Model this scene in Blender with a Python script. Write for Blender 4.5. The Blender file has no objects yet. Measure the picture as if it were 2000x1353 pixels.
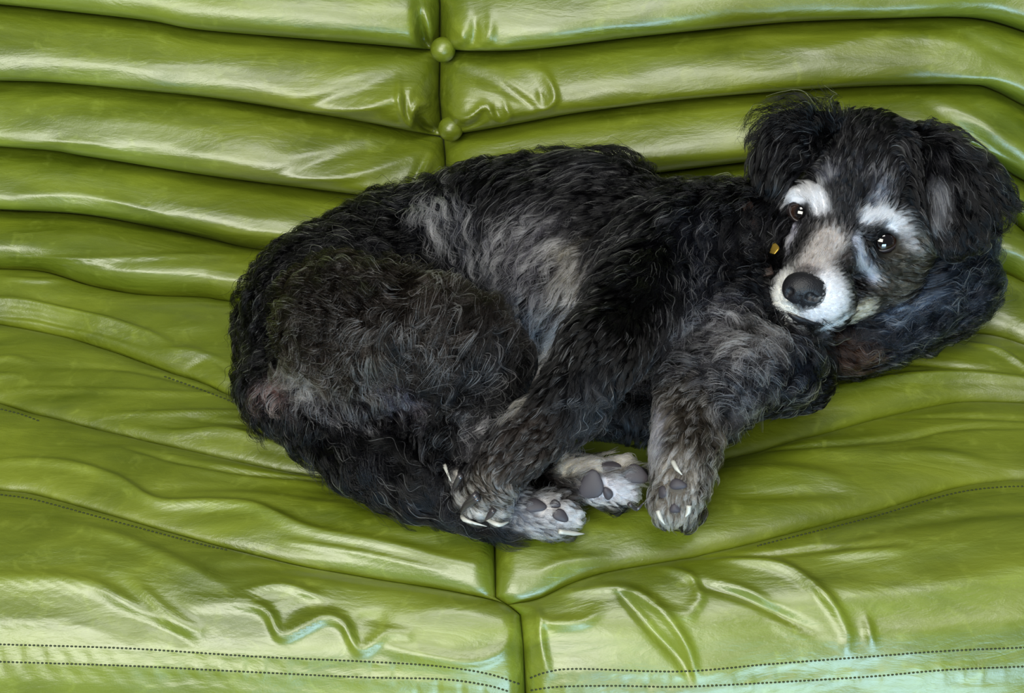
import bpy, bmesh, math, random
import numpy as np
from mathutils import Vector, Matrix

rng = np.random.RandomState(7)
C = bpy.context.scene.collection
sc = bpy.context.scene

# ------------------------------------------------------------------ camera, world, lights, exposure
FPX = 2778.0                      # focal length for a 2000 px wide frame (50 mm on 36 mm)
PITCH = math.radians(38)
FWD = np.array([0, math.cos(PITCH), -math.sin(PITCH)])
UPV = np.array([0, math.sin(PITCH), math.cos(PITCH)])
TGT = np.array([0, 0, 0.40])
CAM = TGT - 1.2 * FWD
cd = bpy.data.cameras.new('camera'); cam = bpy.data.objects.new('camera', cd); C.objects.link(cam)
cd.sensor_width = 36; cd.lens = 50; cd.clip_start = 0.02
cam.location = CAM.tolist(); cam.rotation_euler = (math.pi / 2 - PITCH, 0, 0)
sc.camera = cam
sc.view_settings.view_transform = 'Standard'
sc.view_settings.look = 'None'
sc.view_settings.exposure = 0.0
sc.view_settings.gamma = 1.0
sc.view_settings.use_curve_mapping = False

w = bpy.data.worlds.new('room_light'); sc.world = w; w.use_nodes = True
w.node_tree.nodes['Background'].inputs[0].default_value = (0.85, 0.90, 1.0, 1)
w.node_tree.nodes['Background'].inputs[1].default_value = 0.11

def area_light(name, loc, aim, sx, sy, power, col):
    l = bpy.data.lights.new(name, 'AREA'); l.shape = 'RECTANGLE'; l.size = sx; l.size_y = sy
    l.energy = power; l.color = col
    o = bpy.data.objects.new(name, l); C.objects.link(o); o.location = loc
    o.rotation_euler = (Vector(aim) - Vector(loc)).to_track_quat('-Z', 'Y').to_euler()
    return o
# daylight of the room: a broad window behind the photographer, a cool narrow one low on the right, a ceiling lamp
area_light('window_light_front', (-0.85, -2.4, 2.10), (0, 0, 0.45), 2.1, 1.2, 92, (1.0, 0.99, 0.90))
area_light('window_light_right', (0.62, -2.3, 0.36), (0.15, 0.2, 0.5), 1.1, 0.62, 42, (0.45, 0.74, 1.0))
area_light('ceiling_light', (0.1, -0.75, 2.5), (0, 0, 0.4), 1.3, 0.7, 26, (1.0, 0.99, 0.95))

# ------------------------------------------------------------------ helpers
def link_mesh(name, verts, faces, mat, parent=None, smooth=True):
    me = bpy.data.meshes.new(name)
    verts = np.asarray(verts, dtype=np.float32)
    if isinstance(faces, np.ndarray):
        n, k = faces.shape
        me.vertices.add(len(verts)); me.vertices.foreach_set('co', verts.ravel())
        me.loops.add(n * k); me.loops.foreach_set('vertex_index', faces.astype(np.int32).ravel())
        me.polygons.add(n)
        me.polygons.foreach_set('loop_start', np.arange(0, n * k, k, dtype=np.int32))
        me.update(calc_edges=True); me.validate()
    else:
        me.from_pydata([tuple(map(float, v)) for v in verts], [], faces); me.update()
    me.polygons.foreach_set('use_smooth', np.full(len(me.polygons), smooth))
    if mat: me.materials.append(mat)
    o = bpy.data.objects.new(name, me); C.objects.link(o)
    if parent is not None: o.parent = parent
    return o

def empty(name, label=None, cat=None, loc=(0, 0, 0)):
    o = bpy.data.objects.new(name, None); C.objects.link(o); o.location = loc; o.empty_display_size = 0.05
    if label: o['label'] = label
    if cat: o['category'] = cat
    return o

def grid_faces(nu, nv):
    i = np.arange(nu - 1)[:, None] * nv + np.arange(nv - 1)[None, :]
    return np.stack([i, i + 1, i + nv + 1, i + nv], -1).reshape(-1, 4)

def new_mat(name):
    m = bpy.data.materials.new(name); m.use_nodes = True
    nt = m.node_tree
    return m, nt, nt.nodes, nt.links, nt.nodes['Principled BSDF']

def plain(name, col, rough=0.5, spec=0.5, coat=0.0):
    m, nt, N, L, b = new_mat(name)
    b.inputs['Base Color'].default_value = (*col, 1); b.inputs['Roughness'].default_value = rough
    b.inputs['Specular IOR Level'].default_value = spec; b.inputs['Coat Weight'].default_value = coat
    return m, nt, N, L, b

# smooth value noise on arrays (2-D), for build-time irregularity
def vnoise(x, y, seed=0):
    xi = np.floor(x).astype(np.int64); yi = np.floor(y).astype(np.int64)
    fx = x - xi; fy = y - yi
    fx = fx * fx * (3 - 2 * fx); fy = fy * fy * (3 - 2 * fy)
    def h(a, b):
        n = (a * 374761393 + b * 668265263 + seed * 1274126177) & 0x7fffffff
        n = ((n ^ (n >> 13)) * 1274126177) & 0x7fffffff
        return ((n ^ (n >> 16)) & 0xffff) / 32767.5 - 1
    return (h(xi, yi) * (1 - fx) + h(xi + 1, yi) * fx) * (1 - fy) + (h(xi, yi + 1) * (1 - fx) + h(xi + 1, yi + 1) * fx) * fy

# ------------------------------------------------------------------ base profile of the sofa (y, z), from over the back down to the floor
PROF = np.array([(0.47, 0.66), (0.43, 0.72), (0.36, 0.735), (0.30, 0.70), (0.255, 0.63), (0.215, 0.55), (0.175, 0.475), (0.13, 0.415),
                 (0.07, 0.382), (0.0, 0.373), (-0.08, 0.375), (-0.16, 0.382), (-0.22, 0.384), (-0.265, 0.372), (-0.295, 0.34),
                 (-0.31, 0.29), (-0.315, 0.22), (-0.31, 0.12), (-0.30, 0.03)])
def catmull(P, n=40):
    P = np.vstack([2 * P[0] - P[1], P, 2 * P[-1] - P[-2]]); out = []
    t = np.linspace(0, 1, n, endpoint=False)[:, None]
    for i in range(1, len(P) - 2):
        a, b, c, d = P[i - 1], P[i], P[i + 1], P[i + 2]
        out.append(0.5 * ((2 * b) + (-a + c) * t + (2 * a - 5 * b + 4 * c - d) * t**2 + (-a + 3 * b - 3 * c + d) * t**3))
    out.append(P[-2][None]); return np.vstack(out)
PR = catmull(PROF)
PS = np.concatenate([[0], np.cumsum(np.linalg.norm(np.diff(PR, axis=0), axis=1))])
PT = np.gradient(PR, PS, axis=0); PT /= np.linalg.norm(PT, axis=1)[:, None]
PN = np.stack([PT[:, 1], -PT[:, 0]], 1)         # normal on the sitting side (y, z)
if PN[len(PN) // 2, 1] < 0: PN = -PN

def project(p):
    d = np.asarray(p, float) - CAM
    dep = d @ FWD
    return 1000 + FPX * d[..., 0] / dep, 676.5 - FPX * (d @ UPV) / dep, dep
_rows = project(np.column_stack([np.zeros(len(PR)), PR]))
_ok = np.where((PR[:, 1] < 0.75) & (np.arange(len(PR)) > 60))[0]
_r, _s, _d = _rows[1][_ok], PS[_ok], _rows[2][_ok]
_keep = np.concatenate([[True], np.diff(np.maximum.accumulate(_r)) > 0])
_r, _s, _d = _r[_keep], _s[_keep], _d[_keep]
def row_to_s(row): # linear extrapolation outside
    row = np.asarray(row, float)
    s = np.interp(row, _r, _s)
    s = np.where(row < _r[0], _s[0] + (row - _r[0]) * 0.0004, s)
    return np.where(row > _r[-1], _s[-1] + (row - _r[-1]) * 0.0005, s)
def to_xs(px, py):
    s = row_to_s(py); d = np.interp(s, _s, _d)
    return (np.asarray(px, float) - 1000) / FPX * d, s
def base_pt(x, s):
    y = np.interp(s, PS, PR[:, 0]); z = np.interp(s, PS, PR[:, 1])
    return np.stack([x, y, z], -1)
def base_n(s):
    n = np.stack([np.zeros_like(s), np.interp(s, PS, PN[:, 0]), np.interp(s, PS, PN[:, 1])], -1)
    return n / np.linalg.norm(n, axis=-1, keepdims=True)
def pline(pts, ext=0.0):
    pts = np.array(pts, float); x, s = to_xs(pts[:, 0], pts[:, 1]); return x, s

# ------------------------------------------------------------------ materials: leather
def leather():
    m, nt, N, L, b = new_mat('green_leather')
    tc = N.new('ShaderNodeTexCoord')
    def noise(scale, det, rough=0.55, vec=None, dist=0.0):
        n = N.new('ShaderNodeTexNoise'); n.inputs['Scale'].default_value = scale; n.inputs['Detail'].default_value = det
        n.inputs['Roughness'].default_value = rough; n.inputs['Distortion'].default_value = dist
        L.new(vec or tc.outputs['Object'], n.inputs['Vector']); return n
    mp = N.new('ShaderNodeMapping'); mp.inputs['Scale'].default_value = (0.45, 1.2, 1.2); L.new(tc.outputs['Object'], mp.inputs['Vector'])
    n1 = noise(16, 6, 0.6, mp.outputs[0], 0.6)
    r1 = N.new('ShaderNodeValToRGB'); L.new(n1.outputs['Fac'], r1.inputs[0])
    r1.color_ramp.elements[0].position = 0.30; r1.color_ramp.elements[0].color = (0.074, 0.104, 0.002, 1)
    r1.color_ramp.elements[1].position = 0.75; r1.color_ramp.elements[1].color = (0.185, 0.232, 0.013, 1)
    # rubbed pale wear and fine creases in the pull-up leather
    n2 = noise(55, 4, 0.6, None, 1.0)
    r2 = N.new('ShaderNodeValToRGB'); L.new(n2.outputs['Fac'], r2.inputs[0])
    r2.color_ramp.elements[0].position = 0.56; r2.color_ramp.elements[0].color = (0, 0, 0, 1)
    r2.color_ramp.elements[1].position = 0.80; r2.color_ramp.elements[1].color = (0.28, 0.28, 0.28, 1)
    mx = N.new('ShaderNodeMix'); mx.data_type = 'RGBA'
    L.new(r2.outputs[0], mx.inputs[0]); L.new(r1.outputs[0], mx.inputs[6]); mx.inputs[7].default_value = (0.34, 0.42, 0.06, 1)
    L.new(mx.outputs[2], b.inputs['Base Color'])
    rr = N.new('ShaderNodeMapRange'); L.new(n1.outputs['Fac'], rr.inputs[0]); rr.inputs[3].default_value = 0.30; rr.inputs[4].default_value = 0.46
    L.new(rr.outputs[0], b.inputs['Roughness'])
    b.inputs['Specular IOR Level'].default_value = 0.85
    b.inputs['Coat Weight'].default_value = 0.35; b.inputs['Coat Roughness'].default_value = 0.28
    # grain
    v = N.new('ShaderNodeTexVoronoi'); v.inputs['Scale'].default_value = 700; L.new(tc.outputs['Object'], v.inputs['Vector'])
    b1 = N.new('ShaderNodeBump'); b1.inputs['Strength'].default_value = 0.10; b1.inputs['Distance'].default_value = 0.0004
    L.new(v.outputs['Distance'], b1.inputs['Height'])
    mp2 = N.new('ShaderNodeMapping'); mp2.inputs['Scale'].default_value = (0.35, 1.0, 1.0); L.new(tc.outputs['Object'], mp2.inputs['Vector'])
    n3 = noise(38, 5, 0.55, mp2.outputs[0], 0.8)
    b2 = N.new('ShaderNodeBump'); b2.inputs['Strength'].default_value = 0.6; b2.inputs['Distance'].default_value = 0.0030
    L.new(n3.outputs['Fac'], b2.inputs['Height']); L.new(b1.outputs[0], b2.inputs['Normal'])
    n4 = noise(140, 6, 0.65, mp2.outputs[0], 1.2)
    b3 = N.new('ShaderNodeBump'); b3.inputs['Strength'].default_value = 0.35; b3.inputs['Distance'].default_value = 0.0010
    L.new(n4.outputs['Fac'], b3.inputs['Height']); L.new(b2.outputs[0], b3.inputs['Normal'])
    L.new(b3.outputs[0], b.inputs['Normal'])
    return m
M_LEATHER = leather()
M_THREAD = plain('dark_thread', (0.018, 0.028, 0.006), 0.7)[0]
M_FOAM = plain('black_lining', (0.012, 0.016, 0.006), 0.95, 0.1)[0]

# ------------------------------------------------------------------ sofa layout: seams traced as curves on the upholstery
SEAM = [(846, -400), (850, -60), (858, 0), (857, 60), (858, 100), (856, 180), (862, 250), (868, 300), (870, 370), (900, 600), (940, 850), (965, 1000),
        (968, 1165), (992, 1180), (1016, 1200), (1022, 1260), (1026, 1353), (1028, 1700)]
_sx, _ss = pline(SEAM)
def seam_x(s): return np.interp(s, _ss, _sx)

LEFT = [
    [(-100, -640), (855, -640)],
    [(-100, -250), (400, -240), (855, -215)],
    [(-100, -120), (400, -95), (855, -62)],
    [(-100, 0), (0, 8), (108, 19), (292, 40), (382, 56), (540, 70), (742, 88), (860, 99)],
    [(-100, 150), (0, 155), (135, 160), (360, 182), (585, 216), (720, 238), (832, 262), (870, 268)],
    [(-100, 278), (0, 284), (110, 293), (180, 306), (405, 342), (675, 376), (760, 388), (870, 398)],
    [(-100, 402), (0, 408), (150, 416), (280, 437), (400, 460), (470, 475), (575, 488), (890, 520)],
    [(-100, 520), (0, 525), (90, 532), (180, 560), (270, 577), (400, 583), (475, 595), (900, 650)],
    [(-100, 625), (0, 640), (150, 672), (300, 725), (400, 762), (470, 790), (700, 850), (940, 900)],
    [(-100, 770), (0, 797), (75, 820), (200, 852), (360, 890), (500, 920), (700, 958), (965, 1010)],
    [(-100, 940), (0, 965), (70, 975), (200, 1010), (380, 1058), (550, 1100), (700, 1125), (850, 1150), (990, 1178)],
    [(-100, 1560), (1000, 1620)],
]
RIGHT = [
    [(855, -640), (2000, -640)],
    [(855, -215), (1300, -235), (2000, -240)],
    [(855, -62), (1200, -85), (1600, -100), (2000, -80)],
    [(860, 98), (1000, 97), (1100, 88), (1250, 70), (1400, 55), (1550, 42), (1700, 35), (1850, 32), (1930, 38), (2000, 58), (2100, 95)],
    [(870, 266), (1000, 243), (1150, 215), (1300, 195), (1500, 177), (1700, 167), (1880, 163), (1940, 172), (2000, 202), (2100, 250)],
    [(870, 390), (1050, 366), (1260, 340), (1440, 318), (1600, 300), (1750, 280), (1850, 278), (1930, 308), (2000, 348), (2100, 400)],
    [(890, 500), (1300, 450), (1700, 400), (1850, 385), (1930, 398), (1970, 418), (2000, 445), (2100, 500)],
    [(900, 640), (1300, 570), (1700, 510), (1870, 510), (1960, 536), (2000, 558), (2100, 600)],
    [(960, 830), (1400, 720), (1700, 668), (1820, 655), (1900, 657), (1950, 665), (2000, 685), (2100, 715)],
    [(965, 1010), (1200, 970), (1400, 915), (1475, 897), (1600, 859), (1733, 821), (1821, 801), (1888, 793), (2000, 797), (2100, 810)],
    [(990, 1180), (1050, 1170), (1120, 1140), (1200, 1118), (1330, 1097), (1380, 1087), (1500, 1060), (1700, 1010), (1850, 965), (1950, 950), (2000, 948), (2100, 950)],
    [(1000, 1620), (2100, 1560)],
]
#         roll height, crease depth at its top and bottom, overhang, pinch radius at the centre seam
HB = [(0.029, .020, .020, .55, .028)] * 7 + [(0.017, .012, .0035, .15, .020), (0.014, .0035, .0035, 0.0, .016), (0.013, .0035, .0035, 0.0, .016), (0.016, .0035, .006, 0.0, .014)]
HBR = [(0.029, .020, .020, .55, .028)] * 7 + [(0.019, .012, .010, .20, .020), (0.016, .010, .004, .1, .016), (0.013, .004, .0035, 0.0, .016), (0.016, .0035, .006, 0.0, .014)]

# wrinkles pressed in the leather: (points, half width px, height mm)
WR = [
    # gathers at the upper button, left of the seam
    ([(835, -10), (846, 30), (850, 78)], 8, 6), ([(820, -10), (826, 35), (840, 90)], 9, -22), ([(560, 20), (700, 30), (800, 20)], 16, 1.5),
    ([(600, 190), (700, 172), (790, 143), (845, 118)], 11, 4), ([(600, 165), (690, 138), (800, 114)], 13, -4),
    ([(782, 125), (787, 165), (800, 205), (806, 222)], 7, 5), ([(806, 220), (810, 178), (822, 163), (838, 172), (852, 200)], 6, 6), ([(816, 186), (828, 220), (848, 250)], 12, -24), ([(795, 140), (797, 175), (805, 200)], 5, -5), ([(840, 236), (856, 262)], 12, -10),
    ([(560, 318), (690, 304), (790, 284), (852, 274)], 10, 3.5), ([(560, 292), (690, 268), (820, 262)], 12, -3.5),
    ([(806, 385), (814, 335), (842, 292), (858, 288)], 8, 6), ([(838, 375), (856, 348), (864, 315)], 9, 5), ([(796, 385), (802, 335), (832, 288)], 8, -4), ([(824, 375), (832, 335), (852, 308)], 6, -5),
    # right of the seam
    ([(872, 186), (912, 190), (944, 165), (957, 170), (970, 205), (984, 216)], 7, 5), ([(984, 216), (996, 190), (984, 158)], 6, 4), ([(885, 232), (925, 208), (946, 183)], 10, -5), ([(965, 165), (975, 190)], 5, -3),
    ([(880, 118), (960, 128), (1012, 150), (1048, 176)], 9, -5), ([(1000, 108), (1060, 118), (1082, 148), (1064, 176), (1040, 172)], 8, 4), ([(1050, 140), (1062, 160)], 7, -3),
    ([(880, 0), (905, 25), (890, 58)], 9, 4), ([(930, 0), (926, 36), (904, 62)], 10, -5), ([(960, -10), (955, 30), (925, 60)], 10, 3), ([(852, 66), (866, 78), (900, 80), (940, 68), (1010, 42)], 8, 4),
    ([(890, 335), (950, 312), (1000, 322), (1060, 330)], 9, 2.5), ([(895, 290), (1050, 262), (1200, 245)], 8, -2.5), ([(900, 262), (960, 252), (1040, 243)], 5, -3),
    ([(1500, 62), (1600, 66), (1700, 52), (1840, 52), (1960, 70)], 9, 3), ([(1260, 78), (1480, 62), (1680, 46)], 8, -3),
    ([(1810, 172), (1900, 205), (2010, 275)], 11, 3), ([(1790, 182), (1880, 225), (2010, 310)], 11, -3), ([(1700, 40), (1850, 46), (2000, 95)], 8, -3),
    # left rolls
    ([(0, 60), (150, 70), (300, 90), (480, 96)], 16, 2), ([(0, 120), (120, 118), (260, 130)], 12, 1.6), ([(100, 195), (250, 205), (430, 222)], 10, 2), ([(40, 245), (180, 240), (260, 258)], 8, 1.5),
    ([(60, 345), (180, 350), (260, 368), (350, 398)], 10, 2.4), ([(0, 392), (100, 392), (200, 412), (330, 420)], 7, 2), ([(350, 370), (500, 395), (600, 400)], 14, 1.5), ([(0, 497), (150, 500), (330, 494), (560, 492)], 7, 2.6), ([(0, 510), (130, 515), (240, 512)], 5, 1.6), ([(130, 440), (220, 450)], 16, 2),
    ([(20, 556), (80, 562), (130, 560)], 8, 2.5),
    # seat, left
    ([(-40, 600), (60, 608), (170, 640), (270, 672), (340, 700)], 9, 4), ([(-40, 625), (80, 640), (200, 672), (300, 705)], 8, -3), ([(330, 712), (390, 722), (450, 745)], 10, 3), ([(360, 745), (420, 735), (465, 770)], 6, -2),
    ([(-20, 730), (30, 728), (80, 740)], 8, 2.4), ([(-20, 760), (50, 762)], 8, 2.4), ([(-20, 786), (120, 788), (330, 800), (470, 796)], 8, 2.2), ([(80, 745), (260, 752), (420, 790), (500, 800)], 9, -2), ([(200, 835), (330, 840), (470, 838), (560, 850)], 7, 2.6),
    ([(250, 858), (350, 872), (450, 878), (540, 900), (640, 925), (700, 940)], 11, 4.5), ([(560, 900), (620, 880), (690, 905)], 8, 3), ([(380, 850), (470, 860), (600, 858)], 8, -3),
    ([(250, 905), (420, 944), (640, 960), (860, 972)], 6, -3.5), ([(380, 958), (620, 985), (800, 990)], 12, -2),
    ([(-40, 933), (60, 930), (150, 940), (230, 965), (310, 1006), (420, 1010), (500, 1022), (600, 1060), (760, 1090), (930, 1125)], 10, 4.5), ([(300, 985), (450, 980), (620, 1000), (700, 1010)], 12, -2.5), ([(560, 1075), (700, 1100), (860, 1130)], 6, 2.2),
    ([(120, 1050), (250, 1075), (380, 1130), (470, 1172)], 12, 3), ([(470, 1174), (520, 1160), (570, 1158), (640, 1180)], 8, 4), ([(420, 1130), (560, 1120), (760, 1140), (900, 1165)], 13, -4),
    ([(-40, 1150), (120, 1152), (210, 1165), (300, 1206), (400, 1234)], 9, 4.5), ([(270, 1152), (330, 1195), (400, 1228)], 8, 3), ([(-40, 1210), (150, 1218), (250, 1232)], 9, 2.4), ([(250, 1190), (330, 1225), (390, 1250)], 8, -3),
    ([(380, 1188), (480, 1186), (530, 1200), (556, 1234), (600, 1222), (640, 1208), (676, 1218), (708, 1258), (760, 1234), (800, 1236)], 8, 5), ([(560, 1205), (600, 1190), (650, 1185)], 10, -2.5), ([(700, 1215), (760, 1205)], 10, -2),
    ([(740, 1252), (830, 1268), (920, 1278), (980, 1262), (1008, 1222)], 9, 3.5), ([(820, 1200), (900, 1195), (960, 1200)], 14, 2),
    # seat, right
    ([(975, 1100), (985, 1060), (1030, 1046)], 12, 2), ([(1050, 1135), (1100, 1115), (1180, 1105)], 10, 2),
    ([(1100, 1165), (1190, 1160), (1250, 1172), (1300, 1200), (1345, 1206)], 8, 4), ([(1205, 1166), (1262, 1222), (1318, 1272), (1342, 1302)], 7, -5), ([(1230, 1170), (1300, 1212), (1338, 1258), (1350, 1296)], 7, 4),
    ([(1290, 1120), (1340, 1140), (1360, 1175), (1340, 1200)], 8, 3.5), ([(1400, 1106), (1520, 1128), (1600, 1178), (1640, 1228), (1640, 1252)], 9, 5), ([(1340, 1152), (1450, 1178), (1550, 1222), (1625, 1256)], 8, -4), ([(1380, 1150), (1450, 1168), (1500, 1190)], 7, 3), ([(1500, 1215), (1600, 1244), (1644, 1256)], 6, 3),
    ([(1340, 1098), (1480, 1106), (1600, 1096), (1760, 1092)], 6, -3), ([(1600, 1108), (1760, 1100)], 8, 2), ([(1036, 1190), (1064, 1214), (1130, 1216), (1170, 1200)], 8, 3.5), ([(1052, 1190), (1056, 1250), (1070, 1300)], 7, 3), ([(1676, 1210), (1690, 1250)], 8, 3),
    ([(1560, 1180), (1750, 1170), (1950, 1140), (2050, 1130)], 22, 3), ([(1600, 1235), (1800, 1230), (2050, 1210)], 14, 2), ([(1580, 1100), (1720, 1060), (1900, 1035), (2050, 1030)], 14, -2.5),
    ([(1600, 800), (1700, 778), (1800, 764), (1900, 762), (2050, 775)], 11, 4.5), ([(1880, 696), (1930, 712), (1970, 735), (2040, 775)], 8, 4), ([(1640, 752), (1760, 738), (1880, 748), (1960, 760)], 9, -3), ([(1430, 905), (1600, 903), (1760, 885), (1860, 866), (2040, 862)], 7, -3.5),
    ([(1740, 838), (1880, 842), (2040, 850)], 8, -2.5), ([(1430, 950), (1560, 955), (1660, 975)], 20, 2.5), ([(1720, 925), (1820, 918), (1930, 930)], 14, 3), ([(1430, 1000), (1550, 995), (1650, 990)], 14, -2.5), ([(1600, 735), (1650, 720)], 12, -3),
]
WR += [(r, 3.2, -1.1) for r in (
    [(-60, 1255), (0, 1258), (250, 1266), (500, 1282), (700, 1291), (850, 1300), (950, 1315), (1016, 1336)],
    [(-60, 1290), (0, 1292), (250, 1300), (450, 1310), (700, 1322), (860, 1326), (950, 1338), (1000, 1352)],
    [(1035, 1324), (1070, 1312), (1130, 1306), (1330, 1311), (1500, 1297), (1700, 1282), (1850, 1271), (2060, 1262)],
    [(1036, 1348), (1090, 1341), (1200, 1339), (1330, 1341), (1500, 1333), (1700, 1321), (1850, 1308), (2060, 1299)])]
WR += [([(x_, y_ - 18 + 8 * math.sin(x_)), (x_ + 5 * math.sin(x_ * 2), y_ + 14)], 5, .6 * math.sin(x_ * 3 + 1)) for x_, y_ in
       [(x_, 1275 + 22 * x_ / 700 if x_ < 800 else 1325 - 30 * (x_ - 1030) / 1000) for x_ in list(range(20, 1000, 42)) + list(range(1060, 2040, 40))]]

def wrinkle_field(x, s):
    h = np.zeros_like(x)
    for pts, wpx, amp in WR:
        wx, ws = pline(pts); wd = wpx * 0.00045
        # only the neighbourhood
        m = (x > wx.min() - 3.5 * wd) & (x < wx.max() + 3.5 * wd) & (s > ws.min() - 3.5 * wd) & (s < ws.max() + 3.5 * wd)
        if not m.any(): continue
        X = x[m]; S = s[m]; best = np.full(X.shape, 1e9); tt = np.zeros(X.shape)
        # smooth the polyline
        q = catmull(np.stack([wx, ws], 1), 6); ln = np.concatenate([[0], np.cumsum(np.linalg.norm(np.diff(q, axis=0), axis=1))]); ln /= ln[-1]
        for i in range(len(q) - 1):
            a, b = q[i], q[i + 1]; ab = b - a; L2 = ab @ ab + 1e-12
            t = np.clip(((X - a[0]) * ab[0] + (S - a[1]) * ab[1]) / L2, 0, 1)
            d = np.hypot(X - a[0] - t * ab[0], S - a[1] - t * ab[1]); k = d < best
            best[k] = d[k]; tt[k] = (ln[i] + (ln[i + 1] - ln[i]) * t)[k]
        taper = np.sin(np.pi * np.clip(tt * 0.94 + 0.03, 0, 1)) ** 0.6
        h[m] += amp * 0.001 * taper * np.exp(-(best / wd) ** 2 * 1.2)
    return h

XOUT = 0.80
def crease_fn(curve):
    cx, cs = pline(curve); q = catmull(np.stack([cx, cs], 1), 8)
    o = np.argsort(q[:, 0]); return lambda x: np.interp(x, q[o, 0], q[o, 1])

def roll(side, i, curves, params, sofa):
    top, bot = crease_fn(curves[i]), crease_fn(curves[i + 1])
    H, d0, d1, over, R = params[i]
    d = np.concatenate([[0, .0006, .0015, .0028, .0044, .0062], np.arange(.0082, .50, .0019), np.arange(.51, XOUT + 0.1, .012)])
    nth = 18 if i < 3 else (40 if i < 7 else (64 if i < 10 else 120))
    th = np.linspace(0, np.pi, nth); f = (1 - np.cos(th)) / 2
    D, F = np.meshgrid(d, f, indexing='ij'); TH = np.meshgrid(d, th, indexing='ij')[1]
    sg = -1 if side == 'left' else 1
    X = sg * D + 0.0
    for _ in range(4):
        S = top(X) * (1 - F) + bot(X) * F
        X = seam_x(S) + sg * D
    X = np.clip(X, -XOUT, XOUT)
    S = top(X) * (1 - F) + bot(X) * F
    wid = bot(X) - top(X)
    Hx = H * np.clip(wid / 0.055, 0.45, 1.25) * (1 + 0.13 * vnoise(X * 9 + i * 7, F * 1.2, i + (5 if sg > 0 else 0)))
    shape = np.sin(TH) ** (0.92 if i < 7 else 0.55)
    pin = np.sqrt(1 - (1 - np.clip(D / R, 0, 1)) ** 2)
    pin2 = 1 - np.exp(-D / 0.05) * (0.35 if i < 7 else 0.2)
    dep = d0 * (1 - F) + d1 * F
    h = -dep + (Hx * pin2 + dep) * shape * pin
    h += wrinkle_field(X, S) * np.clip(shape * 1.3, 0, 1) * np.clip(pin + .2, 0, 1)
    h += 0.0016 * vnoise(X * 22, S * 60, 3 + i) * shape * pin
    S2 = S + over * np.clip(Hx, 0, 1) * np.sin(TH) ** 2 * pin
    P = base_pt(X, S2) + base_n(S2) * h[..., None]
    nm = 'back_roll' if i < 7 else ('seat_panel' if i < 10 else 'front_panel')
    return link_mesh(nm, P.reshape(-1, 3), grid_faces(len(d), nth)[:, ::(1 if sg > 0 else -1)], M_LEATHER, sofa)

sofa = empty('sofa', 'glossy lime green leather sofa with deep horizontal tufted rolls and covered buttons', 'sofa')
for i in range(11):
    roll('left', i, LEFT, HB, sofa); roll('right', i, RIGHT, HBR, sofa)

# dark lining under the rolls, and the closed back of the sofa
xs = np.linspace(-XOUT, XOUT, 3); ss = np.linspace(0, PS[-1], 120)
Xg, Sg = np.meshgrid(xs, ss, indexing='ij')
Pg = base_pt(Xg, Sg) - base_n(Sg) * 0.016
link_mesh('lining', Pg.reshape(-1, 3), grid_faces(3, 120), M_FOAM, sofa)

# floor under the sofa
def structure(o): o['kind'] = 'structure'; return o
mf = plain('pale_wood_floor', (0.30, 0.24, 0.18), 0.4)[0]
structure(link_mesh('floor', [(-3, -3, 0), (3, -3, 0), (3, 2, 0), (-3, 2, 0)], [(0, 1, 2, 3)], mf, smooth=False))
# ------------------------------------------------------------------ sofa: ends, back, buttons, stitching
from mathutils.bvhtree import BVHTree
_bv, _bf, _off = [], [], 0
for o in sofa.children:
    if o.name.startswith(('back_roll', 'seat_panel', 'front_panel')):
        v = np.empty(len(o.data.vertices) * 3, np.float32); o.data.vertices.foreach_get('co', v); _bv += v.reshape(-1, 3).tolist()
        f = np.empty(len(o.data.polygons) * 4, np.int32); o.data.polygons.foreach_get('vertices', f); _bf += (f.reshape(-1, 4) + _off).tolist(); _off += len(o.data.vertices)
BVH = BVHTree.FromPolygons(_bv, _bf)
def ray_pt(px, py):
    r = FWD + np.array([1.0, 0, 0]) * ((px - 1000) / FPX) - UPV * ((py - 676.5) / FPX)
    h = BVH.ray_cast(Vector(CAM), Vector(r).normalized(), 5)
    return (np.array(h[0]), np.array(h[1])) if h[0] else (None, None)
for sx in (-XOUT + .004, XOUT - .004):
    q = PR[::6] + PN[::6] * .006; out = [(sx, a, b) for a, b in q] + [(sx, 0.47, 0.03)]
    ins = [(sx * .985, a, b) for a, b in q] + [(sx * .985, 0.47, 0.03)]; n = len(out)
    link_mesh('side_panel', out + ins, [tuple(range(n)), tuple(range(n, 2 * n))[::-1]] + [(i, (i + 1) % n, n + (i + 1) % n, n + i) for i in range(n)], M_LEATHER, sofa, smooth=False)
bm = bmesh.new(); bmesh.ops.create_cube(bm, size=1.0)
for vt in bm.verts: vt.co = Vector((vt.co.x * 2 * XOUT, .475 + vt.co.y * .02, .36 + vt.co.z * .66))
bmesh.ops.bevel(bm, geom=bm.edges[:], offset=.008, segments=2, affect='EDGES')
me = bpy.data.meshes.new('rear_panel'); bm.to_mesh(me); bm.free(); me.materials.append(M_LEATHER)
o = bpy.data.objects.new('rear_panel', me); C.objects.link(o); o.parent = sofa

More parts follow.
